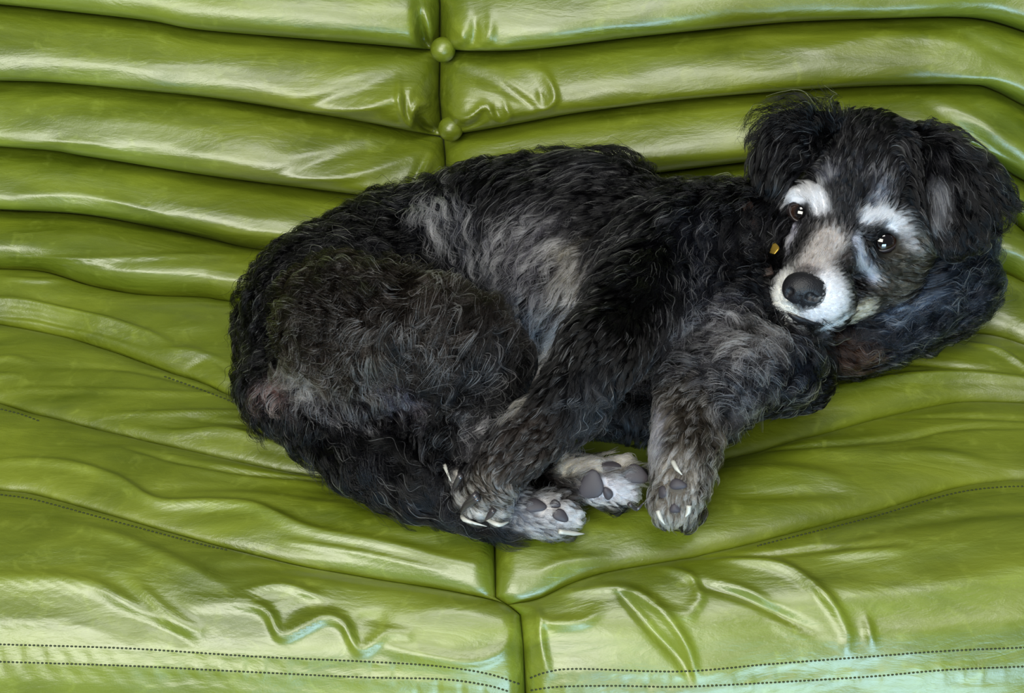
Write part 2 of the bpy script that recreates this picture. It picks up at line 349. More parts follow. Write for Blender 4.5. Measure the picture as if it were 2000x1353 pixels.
for px, py, h in ((866, 97, .012), (881, 251, .012)):
    x, s = to_xs(np.array([px]), np.array([py])); c = (base_pt(x, s) + base_n(s) * h)[0]; n_ = base_n(s)[0]
    u_ = np.array([1.0, 0, 0]); v_ = np.cross(n_, u_); prof = [(0, .0085), (.3, .0080), (.6, .0062), (.85, .0030), (1.0, -.0010), (1.0, -.0035), (.8, -.006)]
    V = [c + n_ * prof[0][1]]; F = []; m = 28
    for r, z in prof[1:]: V += [c + (u_ * math.cos(a) + v_ * math.sin(a)) * r * .0112 + n_ * z for a in np.linspace(0, 2 * np.pi, m, endpoint=False)]
    F += [(0, 1 + j, 1 + (j + 1) % m) for j in range(m)]
    for k in range(len(prof) - 2): F += [(1 + k * m + j, 1 + (k + 1) * m + j, 1 + (k + 1) * m + (j + 1) % m, 1 + k * m + (j + 1) % m) for j in range(m)]
    link_mesh('button', V, F, M_LEATHER, sofa)

STITCH = [
    [(-60, 1255), (0, 1258), (250, 1266), (500, 1282), (700, 1291), (850, 1300), (950, 1315), (1016, 1336)],
    [(-60, 1290), (0, 1292), (250, 1300), (450, 1310), (700, 1322), (860, 1326), (950, 1338), (1000, 1352)],
    [(1035, 1324), (1070, 1312), (1130, 1306), (1330, 1311), (1500, 1297), (1700, 1282), (1850, 1271), (2060, 1262)],
    [(1036, 1348), (1090, 1341), (1200, 1339), (1330, 1341), (1500, 1333), (1700, 1321), (1850, 1308), (2060, 1299)],
    [(-40, 957), (0, 966), (70, 977), (200, 1012), (380, 1060), (450, 1076)],
    [(0, 799), (40, 809), (78, 823)],
    [(320, 735), (400, 764), (475, 793)],
    [(1480, 1067), (1500, 1061), (1700, 1011), (1850, 967), (1950, 952), (2060, 950)],
]
for row in STITCH:
    q = catmull(np.array(row, float), 30); L_ = np.concatenate([[0], np.cumsum(np.linalg.norm(np.diff(q, axis=0), axis=1))])
    V, F = [], []; pos = 0.0
    while pos + 7 < L_[-1]:
        a = (np.interp(pos, L_, q[:, 0]), np.interp(pos, L_, q[:, 1])); b = (np.interp(pos + 6.4, L_, q[:, 0]), np.interp(pos + 6.4, L_, q[:, 1])); pos += 8.2
        pa, na = ray_pt(*a); pb, nb = ray_pt(*b)
        if pa is None or pb is None or np.linalg.norm(pb - pa) > .02: continue
        n_ = na if na @ (CAM - pa) > 0 else -na; d_ = pb - pa; s_ = np.cross(d_ / np.linalg.norm(d_), n_); base = len(V)
        for t, rr, hh in ((0, .25, -.0003), (.2, .8, .0002), (.5, 1, .0004), (.8, .8, .0002), (1, .25, -.0003)):
            for ang in (0, 60, 120, 180, 240, 300): V.append(pa + d_ * t + (s_ * math.cos(math.radians(ang)) * .00065 + n_ * math.sin(math.radians(ang)) * .0005) * rr + n_ * hh)
        F += [(base + k * 6 + j, base + k * 6 + (j + 1) % 6, base + (k + 1) * 6 + (j + 1) % 6, base + (k + 1) * 6 + j) for k in range(4) for j in range(6)]
    o = link_mesh('stitching', V, F, M_THREAD, sofa); o['kind'] = 'stuff'
# ================================================================== the dog
RIGHTV = np.array([1.0, 0, 0])
def ray_dir(px, py):
    return FWD + RIGHTV * ((px - 1000) / FPX) - UPV * ((py - 676.5) / FPX)
def prof_dist(p):          # distance from the valley surface of the sofa, in the y-z plane
    return np.min(np.hypot(PR[:, 0] - p[1], PR[:, 1] - p[2]))
def on_sofa(px, py, h):    # the point h metres off the sofa that lies behind / below the traced pixel of the photograph
    r = ray_dir(px, py); s = float(row_to_s(py)); t1 = float(np.interp(s, _s, _d)); t0 = t1 - 0.6
    for _ in range(26):
        t = (t0 + t1) / 2
        if prof_dist(CAM + r * t) > h: t0 = t
        else: t1 = t
    return CAM + r * t0, t0
HEAD_DEP = on_sofa(1660, 430, 0.135)[1]
def at_head(px, py, dz):   # a point of the head: dz metres nearer than the middle of the skull
    t = HEAD_DEP - dz; return CAM + ray_dir(px, py) * t, t

# chains of tapered limbs: (group, blend radius m, [(px, py, height or dz, radius px), ...])
BODY = [
    ('torso', .03, [(640, 600, .085, 135), (800, 520, .085, 140), (960, 470, .09, 140), (1120, 470, .10, 140), (1300, 505, .10, 112)]),
    ('torso', .03, [(1000, 600, .075, 120), (1150, 600, .08, 110), (1330, 640, .085, 110)]),
    ('torso', .02, [(1030, 400, .10, 70), (1160, 372, .125, 62), (1195, 372, .128, 62), (1180, 430, .115, 70)]),
    ('torso', .02, [(560, 640, .06, 80), (545, 760, .055, 58), (640, 790, .06, 60)]),
    ('torso', .02, [(1100, 760, .04, 66), (1150, 800, .025, 66), (1250, 800, .030, 66)]),
    ('torso', .03, [(1300, 500, .13, 112), (1400, 480, .128, 108), (1500, 470, .12, 105), (1620, 480, .10, 110), (1760, 500, .09, 105), (1850, 470, .09, 70)]),
    ('torso', .02, [(1400, 640, .10, 100), (1480, 620, .10, 90)]),
    ('torso', .02, [(1640, 665, .055, 60), (1760, 615, .06, 70), (1870, 560, .07, 62)]),
    ('hind_leg', .02, [(690, 640, .115, 128), (800, 660, .12, 125), (900, 690, .115, 100), (965, 700, .105, 62)]),
    ('hind_leg', .012, [(965, 700, .10, 62), (930, 790, .085, 62), (880, 870, .06, 55), (870, 925, .04, 42)]),
    ('hind_leg', .010, [(880, 930, .038, 40), (960, 985, .036, 36), (1040, 1000, .034, 40), (1085, 1008, .034, 36)]),
    ('hind_leg', .010, [(1020, 880, .03, 45), (1100, 925, .04, 40), (1165, 940, .045, 42), (1200, 945, .045, 36)]),
    ('foreleg', .02, [(1300, 520, .120, 95), (1240, 600, .135, 88), (1170, 690, .138, 74)]),
    ('foreleg', .010, [(1175, 680, .138, 72), (1112, 775, .118, 60), (1045, 850, .100, 54), (985, 900, .080, 52), (955, 940, .068, 46)]),
    ('foreleg', .02, [(1560, 740, .06, 62), (1450, 735, .085, 76), (1360, 800, .085, 66)]),
    ('foreleg', .010, [(1350, 800, .085, 66), (1338, 880, .075, 60), (1330, 950, .062, 48), (1315, 985, .052, 40)]),
    ('foreleg', .015, [(1440, 708, .105, 48), (1496, 706, .105, 50), (1556, 722, .09, 48)]),
    ('hind_leg', .02, [(720, 800, .06, 60), (820, 840, .055, 56), (860, 880, .05, 50)]),
    ('tail', .012, [(540, 775, .055, 40), (620, 850, .045, 40), (720, 910, .045, 46), (820, 950, .04, 46), (900, 985, .03, 34), (950, 1005, .022, 20)]),
]
TOES = [
    ('foreleg', .0025, [(925, 925, .068, 20), (884, 932, .058, 17)]), ('foreleg', .0025, [(935, 950, .068, 20), (898, 975, .050, 18)]),
    ('foreleg', .0025, [(955, 960, .068, 22), (930, 1002, .048, 18)]), ('foreleg', .0025, [(980, 955, .068, 22), (975, 1004, .048, 18)]),
    ('hind_leg', .0025, [(1085, 985, .036, 22), (1112, 985, .036, 15)]), ('hind_leg', .0025, [(1090, 1008, .036, 22), (1122, 1010, .034, 15)]),
    ('hind_leg', .0025, [(1070, 1025, .030, 20), (1105, 1030, .024, 13)]),
    ('hind_leg', .0025, [(1185, 920, .050, 22), (1222, 902, .052, 15)]), ('hind_leg', .0025, [(1205, 930, .050, 22), (1252, 928, .052, 17)]),
    ('hind_leg', .0025, [(1195, 955, .044, 22), (1232, 965, .042, 15)]), ('hind_leg', .0025, [(1175, 965, .036, 22), (1200, 985, .030, 15)]),
    ('foreleg', .0025, [(1300, 960, .055, 20), (1282, 985, .048, 15)]), ('foreleg', .0025, [(1310, 985, .052, 20), (1302, 1012, .040, 15)]),
    ('foreleg', .0025, [(1330, 985, .052, 20), (1335, 1015, .040, 16)]), ('foreleg', .0025, [(1345, 970, .050, 20), (1358, 1000, .040, 15)]),
]
HEAD = [
    ('head', .02, [(1690, 345, .0, 122), (1700, 400, .0, 128)]),
    ('head', .02, [(1650, 400, .025, 88), (1625, 470, .035, 70)]),
    ('head', .015, [(1625, 455, .040, 62), (1600, 520, .062, 56), (1590, 562, .078, 55)]),      # muzzle
    ('head', .010, [(1558, 572, .075, 48), (1558, 592, .068, 46)]), ('head', .010, [(1612, 580, .075, 46), (1622, 585, .065, 46)]),   # lips
    ('head', .014, [(1580, 462, .012, 48), (1560, 500, .010, 34)]),                               # far cheek
    ('head', .016, [(1740, 480, .012, 80), (1730, 530, .008, 62), (1680, 570, .020, 42)]),       # near cheek
    ('head', .008, [(1572, 619, .066, 24), (1606, 620, .060, 25), (1680, 590, .026, 30)]),       # lower jaw
    ('head', .012, [(1578, 425, .026, 42), (1590, 440, .03, 42)]), ('head', .012, [(1725, 470, .012, 56), (1700, 480, .02, 50)]),
    ('head', .010, [(1556, 382, .037, 22), (1592, 388, .047, 25)]), ('head', .010, [(1702, 428, .047, 25), (1748, 437, .038, 22)]),  # brows
    ('head', .010, [(1565, 452, .034, 18), (1597, 446, .046, 16)]), ('head', .010, [(1682, 500, .042, 22), (1737, 508, .033, 20)]),  # under the eyes
]
EYES = [((1565, 415, .0365), 28), ((1721, 469, .0375), 31)]
EARS = [
    [(.010, [(1625, 245, .020, 26), (1560, 238, .030, 24), (1515, 250, .030, 22)]),
     (.012, [(1600, 262, .022, 24), (1560, 300, .034, 24), (1535, 345, .036, 18)]),
     (.012, [(1560, 250, .030, 24), (1520, 300, .036, 26), (1505, 350, .036, 22), (1512, 375, .034, 16)]),
     (.012, [(1530, 250, .026, 22), (1495, 290, .028, 22), (1487, 335, .028, 18)])],
    [(.010, [(1795, 268, .015, 26), (1850, 295, .030, 26), (1910, 335, .026, 22)]),
     (.012, [(1820, 290, .025, 26), (1835, 370, .040, 26), (1845, 440, .042, 24), (1860, 480, .040, 18)]),
     (.012, [(1850, 300, .030, 26), (1880, 370, .040, 28), (1890, 430, .040, 26), (1895, 465, .036, 18)]),
     (.012, [(1890, 325, .026, 24), (1930, 375, .030, 24), (1935, 420, .028, 20)]),
     (.012, [(1920, 345, .022, 20), (1955, 375, .018, 16), (1965, 395, .016, 12)])],
]
def chain(spec, head=False):
    g, k, pts = spec; out = []
    for px, py, h, r in pts:
        p, t = at_head(px, py, h) if head else on_sofa(px, py, h)
        out.append((p, r * t / FPX))
    return (g, k, out)
PRIMS = [chain(s) for s in BODY + TOES] + [chain(s, True) for s in HEAD]
EARP = [[chain(('ear', k, pts), True) for k, pts in e] for e in EARS]

def seg_dist(P, a, ra, b, rb):
    ab = b - a; t = np.clip((P - a) @ (ab / (ab @ ab + 1e-12)), 0, 1)
    d = P - a - t[..., None] * ab
    return np.sqrt((d * d).sum(-1)) - (ra + (rb - ra) * t)
def smin(a, b, k):
    h = np.clip(k - np.abs(a - b), 0, None) / k
    return np.minimum(a, b) - h * h * k * 0.25

class Field:
    def __init__(s, prims, vox, margin=0.035, base=None):
        allp = np.array([p for _, _, c in prims for p, r in c]); allr = np.array([r for _, _, c in prims for p, r in c])
        s.vox = vox; s.lo = (allp - allr[:, None]).min(0) - margin; hi = (allp + allr[:, None]).max(0) + margin
        s.n = np.ceil((hi - s.lo) / vox).astype(int) + 1
        s.a = np.full(s.n, 0.05, np.float32)
        for pr in prims: s.add(pr)
    def window(s, lo, hi):
        i0 = np.maximum(((lo - s.lo) / s.vox).astype(int), 0); i1 = np.minimum(((hi - s.lo) / s.vox).astype(int) + 2, s.n)
        ax = [s.lo[j] + np.arange(i0[j], i1[j]) * s.vox for j in range(3)]
        sl = tuple(slice(i0[j], i1[j]) for j in range(3))
        return sl, np.stack(np.meshgrid(*ax, indexing='ij'), -1).astype(np.float32)
    def add(s, pr):
        g, k, c = pr
        # the chain's own field first, then blended in
        allp = np.array([p for p, r in c]); rr = max(r for p, r in c)
        sl, G = s.window(allp.min(0) - rr - .045, allp.max(0) + rr + .045)
        d = None
        for (a, ra), (b, rb) in zip(c[:-1], c[1:]):
            e = seg_dist(G, a.astype(np.float32), ra, b.astype(np.float32), rb)
            d = e if d is None else np.minimum(d, e)
        s.a[sl] = smin(s.a[sl], np.minimum(d, .05), k)
    def carve(s, c, r, k=.004):
        sl, G = s.window(c - r - .02, c + r + .02)
        d = r - np.sqrt(((G - c) ** 2).sum(-1)); s.a[sl] = -smin(-s.a[sl], -d, k)
    def at(s, P):
        q = (P - s.lo) / s.vox; q = np.clip(q, 0, s.n - 1.001); i = q.astype(np.int32); f = (q - i).astype(np.float32)
        a = s.a; x, y, z = i[..., 0], i[..., 1], i[..., 2]; fx, fy, fz = f[..., 0], f[..., 1], f[..., 2]
        c00 = a[x, y, z] * (1 - fx) + a[x + 1, y, z] * fx; c10 = a[x, y + 1, z] * (1 - fx) + a[x + 1, y + 1, z] * fx
        c01 = a[x, y, z + 1] * (1 - fx) + a[x + 1, y, z + 1] * fx; c11 = a[x, y + 1, z + 1] * (1 - fx) + a[x + 1, y + 1, z + 1] * fx
        return (c00 * (1 - fy) + c10 * fy) * (1 - fz) + (c01 * (1 - fy) + c11 * fy) * fz
    def grad(s, P, e=.003):
        g = np.stack([s.at(P + np.array(o) * e) - s.at(P - np.array(o) * e) for o in ((1, 0, 0), (0, 1, 0), (0, 0, 1))], -1)
        return g / (np.linalg.norm(g, axis=-1, keepdims=True) + 1e-9)
    def mesh(s, extra=None):
        import openvdb
        g = openvdb.FloatGrid(0.05); g.copyFromArray(s.a if extra is None else extra)
        pts, quads = g.convertToQuads(isovalue=0.0)[:2]
        return pts.astype(float) * s.vox + s.lo, quads[:, ::-1].astype(np.int32)

field = Field(PRIMS, 0.0025)
eye_pos = []
for (px, py, dz), r in EYES:
    p, t = at_head(px, py, dz); eye_pos.append((p, r * t / FPX)); field.carve(p, r * t / FPX * 1.02, .003)
body_v, body_q = field.mesh()
ear_fields = [Field(e, 0.002) for e in EARP]

dog = empty('dog', 'small shaggy black dog with greying face curled up on the green sofa', 'dog', loc=tuple(on_sofa(1000, 800, 0.0)[0]))
def under(o, parent):
    o.parent = parent; o.matrix_parent_inverse = Matrix.Translation(-Vector(dog.location)) ; return o
# ------------------------------------------------------------------ surface lookup
_fields = [field] + ear_fields
def all_at(P):
    d = field.at(P)
    for f in ear_fields:
        inside = np.all((P > f.lo) & (P < f.lo + (f.n - 1) * f.vox), axis=-1)
        d = np.where(inside, np.minimum(d, f.at(P)), d)
    return d
def all_grad(P, e=.003):
    g = np.stack([all_at(P + np.array(o) * e) - all_at(P - np.array(o) * e) for o in ((1, 0, 0), (0, 1, 0), (0, 0, 1))], -1)
    return g / (np.linalg.norm(g, axis=-1, keepdims=True) + 1e-9)
def hits(pix):             # where the rays through traced pixels meet the skin
    pix = np.asarray(pix, float); D = FWD + np.outer((pix[:, 0] - 1000) / FPX, RIGHTV) - np.outer((pix[:, 1] - 676.5) / FPX, UPV)
    t = np.full(len(pix), 0.80); best = np.full(len(pix), 9.0); tb = t.copy()
    for _ in range(150):
        d = all_at(CAM + D * t[:, None]); k = (d < best - 1e-5); best[k] = d[k]; tb[k] = t[k]
        t = np.where((d > .0003) & (t < 1.5), t + np.clip(d * .8, .0008, .02), t)
    return CAM + D * tb[:, None]

# ------------------------------------------------------------------ coat: paint, flow and length, each anchored on the body
BLACK = (.0025, .0025, .0034); BROWN = (.009, .0065, .005); GREY = (.015, .014, .018); SLATE = (.008, .009, .013); WHITE = (.72, .73, .78); CREAM = (.58, .54, .46); BLUISH = (.055, .085, .14); TAUPE = (.050, .042, .034)
# (points, radius px, colour or None, share of white hairs, length m, curl, layer m, density)
PATCH = [
    ([(480, 620), (640, 500), (860, 380)], 110, BLACK, .07, .036, .9, None, None),
    ([(860, 400), (930, 450)], 60, SLATE, .50, .040, .4, None, None),
    ([(1000, 360), (1180, 330)], 70, BLACK, .05, .046, .25, None, None),
    ([(1060, 470), (1100, 560)], 90, GREY, .46, .042, .45, None, None),
    ([(980, 540), (1040, 620)], 55, SLATE, .42, .040, .5, None, None),
    ([(1140, 480), (1130, 540)], 30, (.10, .09, .07), .5, .036, .3, None, None),
    ([(1190, 400), (1240, 400)], 46, (.006, .006, .007), .02, .034, .3, None, None),
    ([(600, 560), (760, 560), (880, 620)], 100, BROWN, .15, .032, 1.3, None, None),
    ([(640, 660), (800, 680)], 90, BROWN, .24, .030, 1.5, None, None),
    ([(580, 700), (620, 740)], 42, TAUPE, .38, .030, 1.0, None, None),
    ([(870, 760), (960, 720)], 80, BLACK, .12, .028, 1.0, None, None),
    ([(620, 770), (700, 800)], 34, GREY, .35, .034, .9, None, None),
    ([(545, 762)], 34, (.36, .20, .18), .5, .012, 1.2, None, .22),
    ([(762, 765)], 30, (.26, .22, .30), .4, .012, .8, None, .25),
    ([(600, 840), (720, 900), (860, 980)], 46, BLACK, .035, .050, .5, None, None),
    ([(520, 800), (560, 830)], 40, BLACK, .05, .030, .8, None, None),
    ([(900, 820), (860, 900)], 40, BLACK, .14, .026, .9, None, None),
    ([(950, 800), (930, 840)], 26, GREY, .45, .022, .9, None, None),
    ([(1300, 420), (1280, 560)], 100, BLACK, .06, .026, .25, None, None),
    ([(1400, 480), (1400, 580)], 90, SLATE, .14, .034, .4, None, None),
    ([(1480, 400), (1460, 520)], 70, BLACK, .05, .036, .5, None, None),
    ([(1400, 640), (1300, 680)], 80, GREY, .42, .032, .8, None, None),
    ([(1230, 620), (1160, 720), (1110, 800)], 74, (.0025, .0022, .0022), .02, .014, .2, .004, None),
    ([(1108, 630), (1060, 720), (1010, 800)], 17, CREAM, .7, .022, .15, .006, None),
    ([(1050, 850), (990, 900)], 48, (.016, .012, .010), .08, .010, .2, .004, None),
    ([(940, 945), (980, 975)], 38, TAUPE, .34, .008, .15, .003, None),
    ([(886, 930), (900, 975), (932, 1000), (975, 1004)], 13, (.50, .48, .45), .5, .008, .1, .003, None),
    ([(1160, 780), (1220, 820)], 55, (.014, .015, .018), .06, .026, .5, None, None),
    ([(1480, 700), (1400, 730)], 90, (.018, .018, .022), .26, .026, 1.1, None, None),
    ([(1470, 660), (1520, 670)], 36, (.06, .055, .055), .34, .024, 1.3, None, None),
    ([(1590, 740)], 46, SLATE, .16, .022, .9, None, None),
    ([(1330, 800), (1380, 860), (1340, 960)], 70, (.030, .025, .019), .22, .013, .5, .005, None),
    ([(1285, 815), (1280, 870)], 26, (.42, .44, .56), .6, .014, .2, .004, None),
    ([(1320, 920), (1315, 1000)], 40, (.17, .15, .125), .36, .008, .2, .003, None),
    ([(1010, 990), (1050, 1030)], 40, (.17, .175, .20), .3, .009, .15, .003, None),
    ([(1080, 985), (1125, 1010)], 30, (.50, .49, .50), .5, .006, .1, .003, None),
    ([(1100, 905), (1230, 900)], 24, CREAM, .6, .009, .1, .003, None),
    ([(1080, 950), (1110, 970)], 26, (.05, .045, .045), .1, .009, .1, .003, None),
    ([(1160, 960), (1240, 960)], 28, (.44, .43, .46), .5, .006, .1, .003, None),
    # neck and ruff
    ([(1720, 660), (1870, 580), (1930, 480)], 80, (.009, .012, .019), .08, .042, .6, None, None),
    ([(1720, 615), (1790, 590)], 24, BLUISH, .2, .030, .3, None, None),
    ([(1625, 670), (1660, 700)], 30, (.030, .014, .009), .05, .026, .5, None, None),
    # head
    ([(1690, 240), (1700, 320)], 95, BLACK, .05, .014, .15, .005, None),
    ([(1760, 300), (1790, 400)], 70, BLACK, .03, .012, .15, .004, None),
    ([(1780, 500), (1750, 550)], 55, (.040, .036, .027), .12, .012, .2, .004, None),
    ([(1610, 330), (1720, 350)], 26, (.014, .015, .020), .20, .010, .1, .003, None),
    ([(1650, 360), (1640, 440)], 24, (.010, .011, .014), .06, .008, .1, .003, 1.2),
    ([(1545, 385), (1590, 370), (1604, 408)], 18, WHITE, .9, .007, .1, .003, 1.3),
    ([(1615, 345)], 18, (.12, .125, .16), .4, .010, .1, .003, 1.2),
    ([(1690, 425), (1720, 415), (1758, 438)], 16, WHITE, .9, .007, .1, .003, 1.3),
    ([(1725, 372), (1710, 392)], 16, (.09, .10, .13), .4, .010, .1, .003, 1.2),
    ([(1770, 450), (1780, 480)], 14, (.34, .34, .36), .4, .007, .1, .003, 1.2),
    ([(1545, 455), (1535, 500)], 18, (.50, .50, .60), .5, .005, .1, .002, 1.3),
    ([(1675, 470), (1680, 500), (1705, 540)], 13, (.50, .52, .62), .6, .006, .1, .003, 1.3),
    ([(1620, 470), (1590, 510), (1610, 530)], 32, (.44, .40, .38), .4, .0042, .1, .002, 1.6),
    ([(1655, 510), (1665, 540)], 13, (.05, .042, .042), .1, .005, .1, .002, 1.4),
    ([(1565, 527), (1600, 532)], 11, (.10, .085, .085), .1, .003, .1, .0015, 1.6),
    ([(1532, 540), (1524, 575), (1530, 600), (1548, 622)], 20, (.74, .74, .70), 1, .0028, .1, .0015, 1.8),
    ([(1625, 560), (1640, 590), (1600, 620)], 34, (.76, .76, .81), 1, .0032, .1, .0015, 1.8),
    ([(1560, 632), (1610, 638), (1650, 620)], 13, (.80, .88, .95), .9, .0035, .1, .002, 1.6),
    ([(1695, 600), (1670, 615)], 17, (.56, .52, .36), .6, .008, .1, .003, 1.4),
    ([(1520, 450), (1505, 400)], 26, BLACK, .10, .020, .3, .006, None),
    ([(1692, 448), (1700, 454)], 9, (.006, .006, .008), .02, .005, .1, .002, 1.3),
    ([(1560, 440), (1580, 436)], 8, (.012, .011, .014), .1, .004, .1, .002, 1.3),
    # ears
    ([(1500, 250), (1510, 350)], 55, BLACK, .05, .020, .2, .006, .8),
    ([(1500, 215), (1560, 225), (1630, 225)], 26, BLACK, .06, .034, .9, .014, .5),
    ([(1850, 300), (1930, 380)], 60, BLACK, .05, .022, .3, .007, .8),
    ([(1828, 350), (1832, 430)], 18, (.11, .11, .12), .22, .022, .2, .006, .8),
    ([(1940, 450), (1960, 420)], 30, BLACK, .03, .034, .9, .012, .6),
]
FLOW = [
    [(520, 520), (490, 620), (500, 740)], [(640, 430), (560, 520)], [(760, 390), (680, 430), (620, 500)], [(860, 370), (890, 440), (915, 500)],
    [(960, 350), (930, 430), (920, 500)], [(1080, 330), (1010, 370), (960, 430)], [(1220, 320), (1130, 330), (1050, 380)], [(1240, 400), (1150, 400), (1060, 450), (1010, 520)],
    [(1180, 460), (1110, 490), (1060, 560)], [(1150, 500), (1130, 580), (1080, 640)], [(1040, 540), (1010, 600), (1000, 660)], [(900, 500), (930, 560), (990, 640)],
    [(740, 500), (640, 530), (560, 610)], [(760, 580), (660, 600), (590, 680)], [(850, 560), (910, 610), (980, 680)], [(800, 620), (860, 680), (900, 760)],
    [(700, 660), (720, 700), (790, 700)], [(640, 700), (600, 740), (560, 760)], [(560, 660), (520, 720)], [(640, 740), (720, 800), (780, 880)], [(900, 720), (960, 760), (960, 820)],
    [(820, 740), (850, 820), (860, 900)], [(545, 790), (620, 850), (720, 900), (820, 960), (900, 1005)], [(980, 720), (930, 800), (900, 880)],
    [(1360, 370), (1300, 450), (1260, 560)], [(1450, 360), (1400, 450), (1370, 540)], [(1500, 350), (1450, 430), (1440, 520)], [(1420, 500), (1370, 590)],
    [(1500, 560), (1400, 610), (1300, 670)], [(1330, 640), (1270, 700), (1240, 760)], [(1300, 560), (1240, 640), (1150, 750), (1060, 850), (960, 940)],
    [(1110, 640), (1050, 740), (1000, 820)], [(1130, 760), (1200, 820)], [(1600, 700), (1520, 670), (1440, 680), (1370, 750)], [(1560, 760), (1460, 760), (1400, 800)],
    [(1380, 790), (1350, 860), (1320, 960), (1315, 1010)], [(1280, 800), (1260, 880)], [(1060, 930), (1130, 930), (1240, 930)], [(930, 950), (1010, 990), (1120, 1010)],
    [(1560, 480), (1600, 420)], [(1530, 570), (1514, 540)], [(1560, 640), (1620, 640), (1680, 612)], [(1600, 520), (1625, 460), (1640, 380), (1660, 300), (1700, 225)],
    [(1620, 550), (1660, 540), (1700, 560)], [(1640, 590), (1690, 590), (1760, 570)], [(1600, 400), (1580, 365), (1570, 350)], [(1700, 440), (1730, 400), (1750, 330)],
    [(1760, 450), (1800, 440)], [(1680, 470), (1700, 540), (1750, 570)], [(1750, 500), (1810, 510)], [(1540, 450), (1525, 500)], [(1780, 300), (1800, 380), (1810, 470)],
    [(1720, 620), (1790, 590), (1870, 560)], [(1640, 660), (1700, 670), (1800, 640), (1880, 600)], [(1860, 540), (1930, 490), (1960, 500)], [(1600, 660), (1640, 700)],
    [(1625, 245), (1560, 228), (1490, 215)], [(1640, 240), (1650, 205)], [(1590, 270), (1540, 330), (1520, 380)], [(1520, 250), (1490, 310), (1490, 370)],
    [(1800, 250), (1880, 285), (1960, 360), (1990, 380)], [(1820, 300), (1835, 390), (1850, 490)], [(1880, 330), (1910, 400), (1930, 470)],
]
_al = [catmull(np.array(f, float), 3) for f in FLOW]
_mid = np.vstack([(a[:-1] + a[1:]) / 2 for a in _al]); _vec = np.vstack([a[1:] - a[:-1] for a in _al])
FA = hits(_mid)
FV = _vec[:, :1] * RIGHTV - _vec[:, 1:] * UPV; FV /= np.linalg.norm(FV, axis=1)[:, None]
# the flow on a coarse lattice
GL = field.lo - .01; GS = .008; GN = np.ceil((field.lo + field.n * field.vox + .02 - GL) / GS).astype(int)
gx = np.stack(np.meshgrid(*[GL[j] + np.arange(GN[j]) * GS for j in range(3)], indexing='ij'), -1).reshape(-1, 3)
flow = np.zeros_like(gx)
for c0 in range(0, len(gx), 20000):
    q = gx[c0:c0 + 20000]; d2 = ((q[:, None, :] - FA[None]) ** 2).sum(-1); wt = 1 / (d2 + .008 ** 2) ** 2
    flow[c0:c0 + 20000] = (wt @ FV) / wt.sum(1)[:, None]
flow = flow.reshape(*GN, 3)
def flow_at(P):
    q = np.clip((P - GL) / GS, 0, GN - 1.001); i = q.astype(int); f = q - i; out = 0
    for a in (0, 1):
        for b in (0, 1):
            for c in (0, 1):
                wgt = (f[:, 0] if a else 1 - f[:, 0]) * (f[:, 1] if b else 1 - f[:, 1]) * (f[:, 2] if c else 1 - f[:, 2])
                out = out + flow[i[:, 0] + a, i[:, 1] + b, i[:, 2] + c] * wgt[:, None]
    return out
PATCH3 = []
for pts, r, col, wp, ln, curl, layer, dens in PATCH:
    q = np.array(pts, float)
    if len(q) > 1: q = np.vstack([q[i] + (q[i + 1] - q[i]) * t for i in range(len(q) - 1) for t in np.linspace(0, 1, 5)])
    A = hits(q); PATCH3.append((A, r * .00043, col, wp, ln, curl, layer, dens))
_hs = [i for i, p in enumerate(PATCH) if p[0][0] == (1690, 240)][0]; _es = [i for i, p in enumerate(PATCH) if p[0][0] == (1500, 250)][0]
def group_of(P):
    best = np.full(len(P), 9.0); gi = np.zeros(len(P), int); names = ['torso', 'hind_leg', 'foreleg', 'tail', 'head']
    for g, k, c in PRIMS:
        d = np.full(len(P), 9.0)
        for (a, ra), (b, rb) in zip(c[:-1], c[1:]): d = np.minimum(d, seg_dist(P, a, ra, b, rb))
        m = d < best; best[m] = d[m]; gi[m] = names.index(g)
    return gi
def coat(P, jitter=0, grp=None):
    n = len(P); col = np.tile(np.array(BLACK), (n, 1)); wp = np.full(n, .05); ln = np.full(n, .030); cu = np.full(n, .6); la = np.full(n, .009); de = np.ones(n)
    Q = P + rng.normal(0, jitter, P.shape) if jitter else P
    ear_ = isinstance(grp, str); grp = None if ear_ else (group_of(P) if grp is None else grp)
    if ear_: ln[:] = .020; la[:] = .006
    else: ln = np.array([.030, .018, .014, .040, .0075])[grp]; la = np.array([.009, .005, .004, .009, .0028])[grp]; cu = np.array([.6, .5, .3, .5, .1])[grp]; l0, y0 = ln, la
    for pi, (A, r, c, w_, l, k, y, dn) in enumerate(PATCH3):
        zone = 0 if pi < _hs else (1 if pi < _es else 2)
        if ear_ != (zone == 2): continue
        d2 = np.min(((Q[:, None, :] - A[None]) ** 2).sum(-1), 1) / (r * r)
        a = np.exp(-np.maximum(d2 - .55, 0) * 2.4); a[d2 > 3.4] = 0
        if not ear_: a = a * ((grp == 4) == (zone == 1))
        if c is not None: col = col + (np.array(c) - col) * a[:, None]
        wp = wp + (w_ - wp) * a; ln = ln + (l - ln) * a; cu = cu + (k - cu) * a
        la = la + ((.009 if y is None else y) - la) * a; de = de + ((1 if dn is None else dn) - de) * a
    return col, wp, ln, cu, la, de

